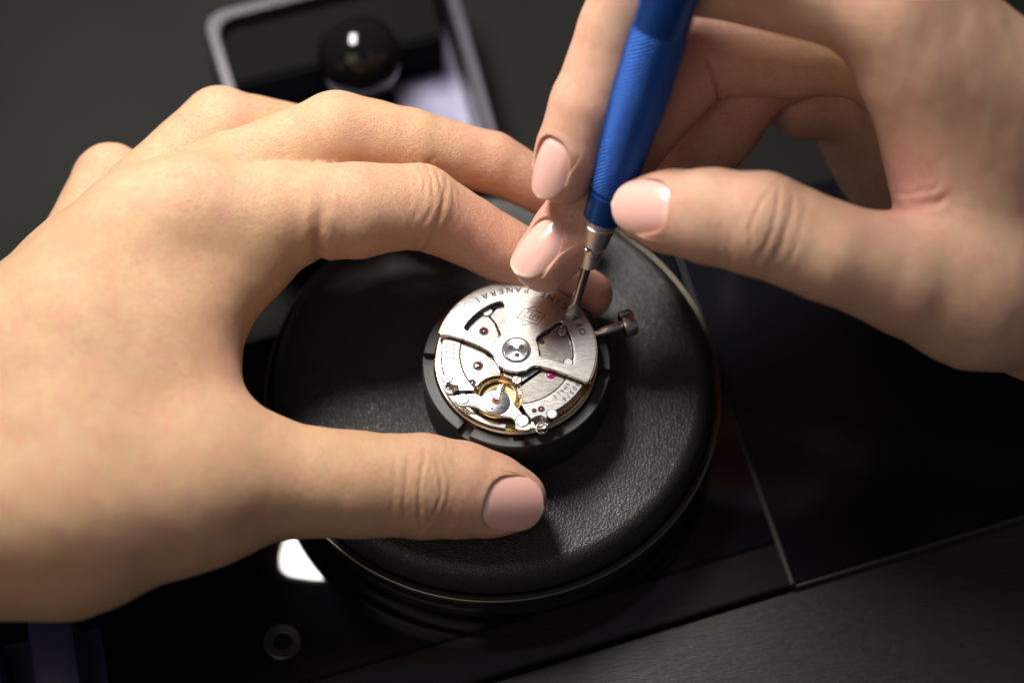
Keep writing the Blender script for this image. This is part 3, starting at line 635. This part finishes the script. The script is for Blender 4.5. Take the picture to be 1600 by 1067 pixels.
def subdivide(V, Q, sel):
    """split the chosen quads in four; neighbours keep their edges as n-gons are avoided by growing the selection outward"""
    e = np.sort(np.concatenate([Q[sel][:, [0, 1]], Q[sel][:, [1, 2]], Q[sel][:, [2, 3]], Q[sel][:, [3, 0]]]), 1)
    key = e[:, 0].astype(np.int64) * len(V) + e[:, 1]; uk, inv = np.unique(key, return_inverse=True)
    mid = (V[uk // len(V)] + V[uk % len(V)]) / 2; n = sel.sum(); inv = inv.reshape(4, n) + len(V)
    ctr = V[Q[sel]].mean(1); V2 = np.concatenate([V, mid, ctr]); cI = len(V) + len(mid) + np.arange(n); q = Q[sel]
    new = [np.stack([q[:, k], inv[k], cI, inv[(k + 3) % 4]], 1) for k in range(4)]
    rest = Q[~sel]; lut = dict(zip(uk.tolist(), (len(V) + np.arange(len(uk))).tolist())); polys = [tuple(x) for x in np.concatenate(new).tolist()]
    nV = len(V)
    ks = []
    for k in range(4):
        a, b = rest[:, k], rest[:, (k + 1) % 4]; kk = np.minimum(a, b).astype(np.int64) * nV + np.maximum(a, b); ks.append(kk)
    ks = np.stack(ks, 1); hit = np.isin(ks, uk).any(1)
    polys += [tuple(x) for x in rest[~hit].tolist()]
    for q_, kk in zip(rest[hit].tolist(), ks[hit].tolist()):
        out = []
        for v, k_ in zip(q_, kk):
            out.append(v)
            if k_ in lut: out.append(lut[k_])
        polys.append(tuple(out))
    return V2, polys, np.concatenate(new)
def patch(rest, fine, s2, n0, V): return rest
class Nail:
    """nail plate frame: o = middle of the plate on the finger surface, t = towards the tip, n = out of the plate"""
    def __init__(s, o, t, n, w, L, Rt, Rl=3.0, free=0.06):
        s.o = np.array(o); s.t = nrm(t); n = np.array(n, float); s.n = nrm(n - (n @ s.t) * s.t); s.b = np.cross(s.n, s.t); s.w = w; s.L = L; s.Rt = Rt; s.Rl = Rl; s.free = free
    def top(s, u, v): return -(s.Rt - np.sqrt(np.maximum(s.Rt ** 2 - v ** 2, 0.0004))) - u * u / (2 * s.Rl)
    def half(s, u):
        """half width at distance u from the middle"""
        x = u / (s.L / 2); x = np.clip(x, -1, 1)
        return s.w * np.where(x < 0, (1 - np.abs(x) ** 3.2) ** (1 / 2.4) * (1 - 0.07 * x * x), (1 - np.abs(x) ** 3.0) ** (1 / 2.0))
    def outline(s):
        u = -np.cos(np.linspace(0, np.pi, 70)) * s.L / 2 * 0.9995; hw = s.half(u); return np.concatenate([np.stack([u, hw], 1), np.stack([u, -hw], 1)[::-1]])
    def seat(s, V, Nn, tone):
        """press the skin down under the plate and draw it up as a fold round the root and sides"""
        q = V - s.o; ii = np.where((np.linalg.norm(q, axis=1) < s.L * 0.5 + 0.35) & (Nn @ s.n > -0.15))[0]; q = q[ii]
        u, v, h = q @ s.t, q @ s.b, q @ s.n; o = s.outline(); d = np.full(len(ii), 9.0)
        for a, b in zip(o, np.roll(o, -1, 0)):
            e = b - a; l2 = e @ e + 1e-12; t = np.clip(((u - a[0]) * e[0] + (v - a[1]) * e[1]) / l2, 0, 1); d = np.minimum(d, np.hypot(u - a[0] - t * e[0], v - a[1] - t * e[1]))
        inside = (np.abs(u) < s.L / 2) & (np.abs(v) < s.half(np.clip(u, -s.L / 2 * 0.999, s.L / 2 * 0.999))); sd = np.where(inside, -d, d)
        sm = lambda x: np.clip(x, 0, 1) ** 2 * (3 - 2 * np.clip(x, 0, 1))
        vc = np.clip(v, -s.w, s.w); tp = s.top(np.clip(u, -s.L / 2, s.L / 2), vc)
        root = sm((s.L * 0.36 - u) / (s.L * 0.22))                          # folds fade out towards the free edge
        want = tp + 0.008
        lift = np.clip(want - h, 0, 0.035) * np.exp(-(np.maximum(sd, 0) / 0.16) ** 2) * root
        h2 = h + lift + 0.006 * np.exp(-((sd - 0.06) / 0.05) ** 2) * root
        wi = sm((-sd + 0.004) / 0.035); h2 = np.where(h2 > tp - 0.022, h2 * (1 - wi) + (tp - 0.022) * wi, h2)
        tip = sm((sd + 0.05) / 0.06) * (1 - root) * (u > 0); h2 = np.where((tp - 0.03 < h2) & (tip > 0), h2 * (1 - tip) + np.minimum(h2, tp - 0.03) * tip, h2)
        V[ii] += (h2 - h)[:, None] * s.n
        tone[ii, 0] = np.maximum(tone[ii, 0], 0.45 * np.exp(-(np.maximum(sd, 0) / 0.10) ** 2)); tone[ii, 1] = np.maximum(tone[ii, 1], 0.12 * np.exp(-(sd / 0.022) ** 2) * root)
    def build(s, parent, m):
        nu, nv = 36, 28; V = []; tone = []; Fc = []
        for lay in (0, 1):
            for i in range(nu + 1):
                u = -s.L / 2 + s.L * i / nu
                uu = np.clip(u, -s.L / 2 * 0.999, s.L / 2 * 0.999); hw = float(s.half(uu))
                for j in range(nv + 1):
                    v = -hw + 2 * hw * j / nv; k = abs(2 * j / nv - 1)
                    z = float(s.top(u, v)) - (0.028 if lay else 0) - 0.012 * k ** 6 - (0.02 * max(0, (-u / (s.L / 2)) - 0.7) / 0.3)
                    p = s.o + s.t * u + s.b * v + s.n * z; V.append(p)
                    fe = s.L / 2 * (1 - 0.30 * (v / s.w) ** 2) * 1.0 - u
                    fr_ = np.clip(1 - (fe - s.free * 0.6) / 0.03, 0, 1); lun = np.clip(1 - (u + s.L / 2 - 0.13 + 0.55 * v * v) / 0.06, 0, 1)
                    tone.append((fr_, 0.55 * lun, 0, 1))
        m1 = nv + 1; of = (nu + 1) * m1
        for i in range(nu):
            for j in range(nv):
                a = i * m1 + j; Fc.append((a, a + m1, a + m1 + 1, a + 1)); Fc.append((of + a, of + a + 1, of + a + m1 + 1, of + a + m1))
        for i in range(nu):
            for j in (0, nv): a = i * m1 + j; Fc.append((a, a + of, a + of + m1, a + m1) if j == nv else (a, a + m1, a + of + m1, a + of))
        for j in range(nv):
            for i in (0, nu): a = i * m1 + j; Fc.append((a, a + 1, a + of + 1, a + of))
        bm = bmesh.new(); me = bpy.data.meshes.new('f'); me.from_pydata([tuple(p) for p in V], [], Fc); 
        ca = me.color_attributes.new('tone', 'FLOAT_COLOR', 'POINT'); ca.data.foreach_set('color', np.array(tone, np.float32).ravel())
        bm.from_mesh(me); bmesh.ops.recalc_face_normals(bm, faces=bm.faces); bm.to_mesh(me); bm.free()
        me.shade_smooth(); me.set_sharp_from_angle(angle=math.radians(60)); me.name = 'fingernail'
        return link('fingernail', me, m, parent)
def blur(F, r, passes):
    F = np.clip(F, -1.6, 1.6)
    for _ in range(passes):
        for ax in range(3):
            c = np.cumsum(np.pad(F, [(r + 1, r) if a == ax else (0, 0) for a in range(3)], mode='edge'), axis=ax, dtype=np.float64); n = F.shape[ax]
            F = ((np.take(c, np.arange(2 * r + 1, 2 * r + 1 + n), ax) - np.take(c, np.arange(0, n), ax)) / (2 * r + 1)).astype(np.float32)
    return F
def make_hand(palm, kp, fingers, nails, creases, reds, lo, hi, h, m, label, base, soft=4):
    fd = Field(lo, hi, h); pal = fd.F.copy(); add(fd, pal, palm, kp); pal = blur(pal, soft, 2); fd.F = pal.copy()
    for js, kf, kw in fingers:
        f = np.full(fd.F.shape, 9.0, np.float32); pr = chain(js); add(fd, f, pr, kf)
        w = fd.win([j[0] for j in js], max(j[1] for j in js) + 0.9)
        f[w] = smin(f[w], pal[w], kw); fd.F[w] = np.minimum(fd.F[w], f[w])
    V, Q = surface_nets(fd); V = relax(V, Q, 5, 0.55)
    # keep the one big piece
    sel = np.zeros(len(Q), bool); ctr = V[Q].mean(1)
    for c in creases: sel |= np.linalg.norm(ctr - c['p'], axis=1) < c['R']
    for nl in nails: sel |= np.linalg.norm(ctr - nl.o, axis=1) < nl.L * 0.5 + 0.25
    VN = np.concatenate([V, normals(V, Q)], 1)
    V2, polys, fine = subdivide(VN, Q, sel)
    s2 = np.zeros(len(fine), bool); ctr = V2[fine][:, :, :3].mean(1)
    for nl in nails: s2 |= np.linalg.norm(ctr - nl.o, axis=1) < nl.L * 0.5 + 0.12
    V2, p2, _ = subdivide(V2, fine, s2)
    polys = p2 + patch(polys[len(fine):], fine, s2, len(VN), V2)
    N2 = V2[:, 3:]; V2 = V2[:, :3].copy(); N2 = N2 / (np.linalg.norm(N2, axis=1)[:, None] + 1e-9)
    tone = np.zeros((len(V2), 4), np.float32); tone[:, 3] = 1
    for p, R_, s_ in reds: tone[:, 0] = np.maximum(tone[:, 0], s_ * np.exp(-(np.linalg.norm(V2 - p, axis=1) / R_) ** 2))
    dsp = np.zeros(len(V2))
    for c in creases:
        q = V2 - c['p']; near = np.linalg.norm(q, axis=1) < c['R']
        t, n = c['t'], c['n']; b = np.cross(n, t); s_ = q @ t; lat = q @ b; up = N2 @ n
        for (s0, cv, hw, dep, wd, wob) in c['l']:
            curve = s0 + cv * lat ** 2 + wob * np.sin(lat * 9 + s0 * 40) * 0.5 + wob * 0.6 * np.sin(lat * 23 + s0 * 17)
            fade = np.clip((hw - np.abs(lat - c.get('off', 0))) / (hw * 0.45), 0, 1); fade = fade * fade * (3 - 2 * fade) * np.clip((up + 0.15) / 0.4, 0, 1) * near
            g = np.exp(-((s_ - curve) / wd) ** 2) * fade
            dsp -= dep * g; dsp += 0.35 * dep * np.exp(-((np.abs(s_ - curve) - wd * 2.2) / (wd * 1.3)) ** 2) * fade
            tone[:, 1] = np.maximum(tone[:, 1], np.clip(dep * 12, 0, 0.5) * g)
        fw = np.exp(-(s_ / 0.55) ** 2) * np.clip((up + 0.1) / 0.5, 0, 1) * near * c.get('fine', 1.0)      # fine wrinkling round the joint
        dsp += 0.0032 * fw * (np.sin(s_ * 40 + 2.2 * np.sin(lat * 5 + 0.7) + 1.3 * np.sin(lat * 13)) * (0.5 + 0.5 * np.sin(lat * 6 + s_ * 9)) + 0.8 * np.sin(s_ * 27 + 1.8 * np.sin(lat * 7 + 2)))
    rg = np.random.default_rng(3)
    for wl, am in ((2.6, 0.014), (1.7, 0.007), (1.1, 0.004), (0.7, 0.002)):      # uneven flesh
        for _ in range(3):
            d = nrm(rg.normal(size=3)); dsp += am * np.sin(V2 @ d * 2 * np.pi / wl + rg.uniform(0, 6.3)) * np.sin(V2 @ nrm(rg.normal(size=3)) * 2 * np.pi / (wl * 1.3) + rg.uniform(0, 6.3))
    V2 = V2 + N2 * dsp[:, None]
    for nl in nails: nl.seat(V2, N2, tone)
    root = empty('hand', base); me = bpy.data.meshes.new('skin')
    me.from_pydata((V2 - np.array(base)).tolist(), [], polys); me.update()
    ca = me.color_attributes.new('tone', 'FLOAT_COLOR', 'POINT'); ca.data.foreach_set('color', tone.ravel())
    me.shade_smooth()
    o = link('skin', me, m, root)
    for nl in nails:
        k = nl.build(root, M['nail']); k.location = -Vector(base)
    return tag(root, label, 'hand')

def jt(a, b, c, r): return (A(a, b, c), r)
def jd(a, b, c, r): return (Pd(a, b, c), r)
# ---- left hand: thumb in front of the holder, index finger curled round behind it
LT_ = [jt(295, 762, 4.0, 1.36), jt(425, 750, 3.65, 1.09), jt(555, 757, 3.30, 0.985), jt(660, 760, 3.05, 0.965), jt(720, 766, 2.92, 0.885), jt(768, 774, 2.83, 0.775), jt(803, 780, 2.76, 0.60)]
LI = [jt(315, 345, 5.2, 1.00), jt(430, 333, 5.25, 0.94), jt(560, 328, 5.15, 0.90), jt(652, 322, 4.9, 0.80), jt(735, 362, 4.15, 0.665), jt(825, 412, 3.45, 0.62), jt(916, 460, 2.85, 0.52)]
LM = [jt(210, 372, 5.0, 1.00), jt(365, 282, 5.0, 0.90), jt(525, 212, 5.1, 0.82), jt(640, 226, 4.7, 0.70), jt(765, 254, 4.1, 0.59), jt(880, 310, 3.3, 0.5)]
LRg = [jt(125, 440, 4.3, 0.98), jt(235, 305, 4.4, 0.86), jt(345, 203, 4.5, 0.84), jt(470, 220, 3.8, 0.68), jt(590, 265, 3.0, 0.6), jt(670, 315, 2.7, 0.5)]
LP = [jt(65, 520, 3.6, 0.92), jt(115, 395, 3.7, 0.74), jt(172, 282, 3.8, 0.72), jt(265, 310, 3.0, 0.58), jt(330, 340, 2.5, 0.5), jt(380, 370, 2.35, 0.45)]
WL = A(-420, 850, 4.4); FL = A(-900, 980, 4.4)
palmL = [(A(315, 345, 5.2), A(90, 560, 5.0), 1.0, 1.2), (A(90, 560, 5.0), A(-250, 790, 4.5), 1.2, 1.5),
         (A(210, 372, 5.0), A(-40, 600, 4.8), 1.0, 1.15), (A(-40, 600, 4.8), A(-320, 790, 4.3), 1.15, 1.5),
         (A(125, 440, 4.3), A(-330, 780, 4.0), 0.98, 1.45), (A(65, 520, 3.6), A(-350, 790, 3.7), 0.92, 1.4),
         (A(295, 762, 4.0), A(100, 790, 4.3), 1.36, 1.85), (A(100, 790, 4.3), A(-300, 820, 4.3), 1.85, 2.1),
         (A(345, 400, 4.9), A(235, 530, 4.4), 0.85, 1.35), (A(235, 530, 4.4), A(285, 690, 4.1), 1.35, 1.30), (A(235, 530, 4.4), A(120, 660, 4.5), 1.35, 1.6),
         (A(412, 408, 4.75), A(330, 440, 4.7), 0.62, 0.7),
         (A(300, 312, 5.75), A(300, 312, 5.75) + 0.01, 0.62, 0.62), (A(300, 312, 5.75), A(120, 480, 5.75), 0.5, 0.4), (A(205, 340, 5.5), A(205, 340, 5.5) + 0.01, 0.64, 0.64), (A(205, 340, 5.5), A(30, 510, 5.45), 0.5, 0.4), (A(125, 410, 4.8), A(125, 410, 4.8) + 0.01, 0.6, 0.6),
         (A(-250, 800, 4.4), WL, 2.1, 2.2), (WL, FL, 2.2, 2.7)]
def frame(a, b, ndir): t = nrm(b - a); n = nrm(np.array(ndir) - (np.array(ndir) @ t) * t); return t, n
def ruv(r, u, v): return RR * r + UU * u + VV * v
def nail_on(ch, back, ndir, w, L, Rt, Rl, free, rise, slope):
    """plate centred `back` cm before the last joint of a finger, leaning along its taper"""
    t, n = frame(ch[-2][0], ch[-1][0], ndir); l = np.linalg.norm(ch[-1][0] - ch[-2][0]); k = np.clip(back / l, 0, 1)
    r = ch[-1][1] * (1 - k) + ch[-2][1] * k
    return Nail(ch[-1][0] - t * back + n * (r + rise), t + n * slope, n, w, L, Rt, Rl, free)
nailLT = nail_on(LT_, 0.03, ruv(0.06, -0.14, 1.0), 0.54, 1.22, 0.74, 3.2, 0.05, 0.055, -0.31)
t1, n1 = frame(LT_[2][0], LT_[4][0], ruv(0.0, 0.0, 1.0))
crL = [dict(p=LT_[3][0], R=1.5, t=t1, n=n1, l=[(-0.46, 0.16, 0.85, 0.012, 0.04, 0.012), (-0.20, 0.22, 0.85, 0.022, 0.04, 0.014), (0.20, -0.42, 0.70, 0.014, 0.036, 0.012), (-0.68, 0.05, 0.7, 0.008, 0.05, 0.01), (0.36, -0.3, 0.5, 0.006, 0.04, 0.02)])]
t2, n2_ = frame(LI[2][0], LI[4][0], ruv(0.1, 0.75, 0.65))
crL.append(dict(p=LI[3][0] + n2_ * 0.4, R=0.85, t=t2, n=n2_, l=[(-0.22, 0.1, 0.55, 0.008, 0.03, 0.02), (-0.05, 0.0, 0.6, 0.011, 0.03, 0.02), (0.12, -0.1, 0.5, 0.008, 0.03, 0.02)]))
t3, n3_ = frame(LI[2][0], LI[4][0], ruv(0.0, -0.45, 0.9))
crL.append(dict(p=LI[3][0], R=1.1, t=t3, n=n3_, off=-0.0, l=[(0.17, 0.15, 0.95, 0.018, 0.06, 0.01)]))
t4, n4_ = frame(LI[1][0], LI[2][0], ruv(0, -0.75, 0.65))
crL.append(dict(p=LI[1][0] * 0.45 + LI[2][0] * 0.55 + n4_ * 0.5, R=1.0, t=t4, n=n4_, l=[(-0.10, 0.12, 0.95, 0.05, 0.11, 0.01)]))
redL = [(LT_[6][0], 1.5, 0.6), (LT_[3][0], 1.0, 0.25), (LI[6][0], 1.4, 0.9), (LI[5][0], 1.3, 0.75), (LI[4][0] + ruv(0, -0.3, 0.2), 1.3, 0.75), (LI[3][0] + ruv(0, -0.4, 0), 1.2, 0.5), (LI[2][0] + ruv(0.2, -0.4, 0), 1.2, 0.4), (LM[5][0], 1.5, 0.8), (LM[4][0], 1.2, 0.5), (LI[0][0] + ruv(0, 0.4, 0.8), 0.8, 0.22), (LM[2][0], 0.8, 0.25), (A(370, 590, 4.8), 1.0, 0.35), (LI[2][0] + ruv(-0.3, -0.8, 0), 1.0, 0.3), (LRg[2][0], 1, 0.3), (LP[2][0], 1.0, 0.3), (LT_[3][0] + ruv(0.6, 0.8, 0), 0.9, 0.3)]
fingL = [(LT_, 0.12, 0.8), (LI, 0.10, 0.5), (LM, 0.10, 0.5), (LRg, 0.10, 0.5), (LP, 0.10, 0.5)]
allp = np.array([j[0] for f in fingL for j in f[0]] + [p[0] for p in palmL] + [A(-800, 940, 4.5)])
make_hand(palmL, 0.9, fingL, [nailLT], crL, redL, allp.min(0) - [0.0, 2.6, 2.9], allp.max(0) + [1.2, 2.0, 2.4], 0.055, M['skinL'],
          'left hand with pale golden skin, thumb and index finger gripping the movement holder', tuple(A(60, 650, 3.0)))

# ---- right hand: index finger and thumb hold the screwdriver, middle finger steadies the rotor
RI = [jd(1400, 5, 3.3, 1.02), jd(1200, -30, 3.0, 0.88), jd(1012, -58, 2.5, 0.80), jd(966, 50, 1.95, 0.74), jd(920, 160, 1.62, 0.69), jd(894, 235, 1.42, 0.65), jd(880, 270, 1.32, 0.56)]
RM = [jd(1400, 70, 0.4, 1.0), jd(1240, 80, 0.4, 0.86), jd(1090, 88, 0.55, 0.80), jd(1010, 190, 0.5, 0.72), jd(940, 285, 0.45, 0.70), jd(884, 368, 0.42, 0.66), jd(848, 408, 0.46, 0.57)]
RG = [jd(1430, 75, -0.8, 0.95), jd(1300, 70, -0.75, 0.82), jd(1178, 118, -0.7, 0.80), jd(1132, 195, -0.8, 0.74), jd(1085, 258, -0.9, 0.68), jd(1020, 320, -1.0, 0.55)]
RP = [jd(1450, 140, -1.8, 0.90), jd(1345, 140, -1.7, 0.88), jd(1262, 146, -1.6, 0.90), jd(1236, 125, -2.4, 0.68), jd(1245, 90, -3.0, 0.55), jd(1270, 40, -3.3, 0.48)]
RT = [jd(1520, 455, 1.9, 1.30), jd(1420, 432, 2.35, 1.10), jd(1300, 395, 2.7, 0.93), jd(1190, 352, 2.75, 0.92), jd(1110, 338, 2.5, 0.86), jd(1045, 331, 2.15, 0.76), jd(1012, 328, 1.95, 0.62)]
WR = Pd(1900, 330, -1.2); FR = Pd(2400, 380, -2.6)
palmR = [(RI[0][0], Pd(1600, 170, 2.3), 1.02, 1.1), (Pd(1600, 170, 2.3), Pd(1760, 300, 0.6), 1.1, 1.5), (RM[0][0], Pd(1760, 280, -0.6), 1.0, 1.5), (RG[0][0], Pd(1780, 320, -1.4), 0.95, 1.5), (RP[0][0], Pd(1780, 350, -2.2), 0.85, 1.4),
         (RT[0][0], Pd(1700, 465, 0.6), 1.30, 1.6), (Pd(1700, 465, 0.6), WR, 1.6, 2.1),
         (Pd(1450, 90, 2.9), Pd(1600, 260, 1.5), 1.05, 1.2), (Pd(1460, 110, 2.5), Pd(1505, 260, 1.7), 0.95, 1.0), (Pd(1505, 260, 1.7), Pd(1520, 400, 1.5), 1.0, 1.0), (Pd(1580, 250, 1.0), Pd(1620, 400, 0.7), 1.25, 1.35),
         (Pd(1335, 188, -2.7), Pd(1405, 262, -2.5), 0.88, 0.95), (Pd(1405, 262, -2.5), Pd(1650, 400, -1.4), 0.95, 1.5), (Pd(1440, 180, -0.5), Pd(1480, 280, -1.4), 0.9, 0.9), (Pd(1560, 330, -0.5), WR, 1.2, 2.1), (WR, FR, 2.2, 2.6)]
nailRT = nail_on(RT, 0.12, ruv(0.10, 0.02, 1.0), 0.51, 1.30, 0.70, 2.8, 0.04, 0.04, -0.20)
nailRI = nail_on(RI, 0.04, ruv(-0.62, -0.05, 0.78), 0.41, 1.20, 0.50, 2.8, 0.05, 0.035, -0.14)
nailRM = nail_on(RM, 0.05, ruv(-0.55, 0.05, 0.82), 0.41, 1.24, 0.52, 2.8, 0.09, 0.035, -0.12)
t5, n5 = frame(RT[2][0], RT[4][0], ruv(0, 0.0, 1.0))
crR = [dict(p=RT[3][0], R=1.5, t=t5, n=n5, l=[(-0.44, 0.18, 0.85, 0.014, 0.05, 0.012), (-0.20, 0.24, 0.8, 0.019, 0.046, 0.012), (0.17, -0.42, 0.66, 0.015, 0.042, 0.012), (-0.68, 0.1, 0.7, 0.007, 0.05, 0.01)])]
t6, n6 = frame(RM[1][0], RM[3][0], ruv(0.3, -0.7, 0.5)); crR.append(dict(p=RM[2][0], R=1.1, t=t6, n=n6, l=[(0.0, 0.0, 0.8, 0.04, 0.05, 0.02)]))
crR.append(dict(p=Pd(1425, 322, 2.4), R=1.5, t=UU, n=VV, fine=0.3, l=[(0.02, 0.25, 0.62, 0.06, 0.075, 0.02), (0.22, 0.5, 0.4, 0.02, 0.05, 0.02)]))
redR = [(RT[6][0], 1.3, 0.55), (RT[3][0] + ruv(-0.3, 0.7, 0.3), 1.0, 0.4), (RI[6][0], 1.6, 0.6), (RI[4][0], 1.3, 0.45), (RM[6][0], 1.8, 0.65), (RM[3][0], 1.5, 0.5), (RM[2][0], 1.5, 0.55), (RG[2][0], 1.6, 0.6), (RP[1][0], 1.5, 0.5), (Pd(1405, 300, 2.4), 1.0, 1.0), (RI[0][0], 1.5, 0.35), (Pd(1450, 200, 2.6), 1.3, 0.3)]
fingR = [(RT, 0.12, 0.6), (RI, 0.10, 0.5), (RM, 0.10, 0.5), (RG, 0.10, 0.5), (RP, 0.10, 0.5)]
allp = np.array([j[0] for f in fingR for j in f[0]] + [p[0] for p in palmR] + [Pd(2400, 380, -2.6)])
make_hand(palmR, 1.2, fingR, [nailRT, nailRI, nailRM], crR, redR, allp.min(0) - [1.2, 2.2, 2.4], allp.max(0) + [0, 2.2, 2.4], 0.055, M['skinR'],
          'right hand with thumb and index finger holding the blue screwdriver', tuple(Pd(1500, 300, 0.5)), 6)
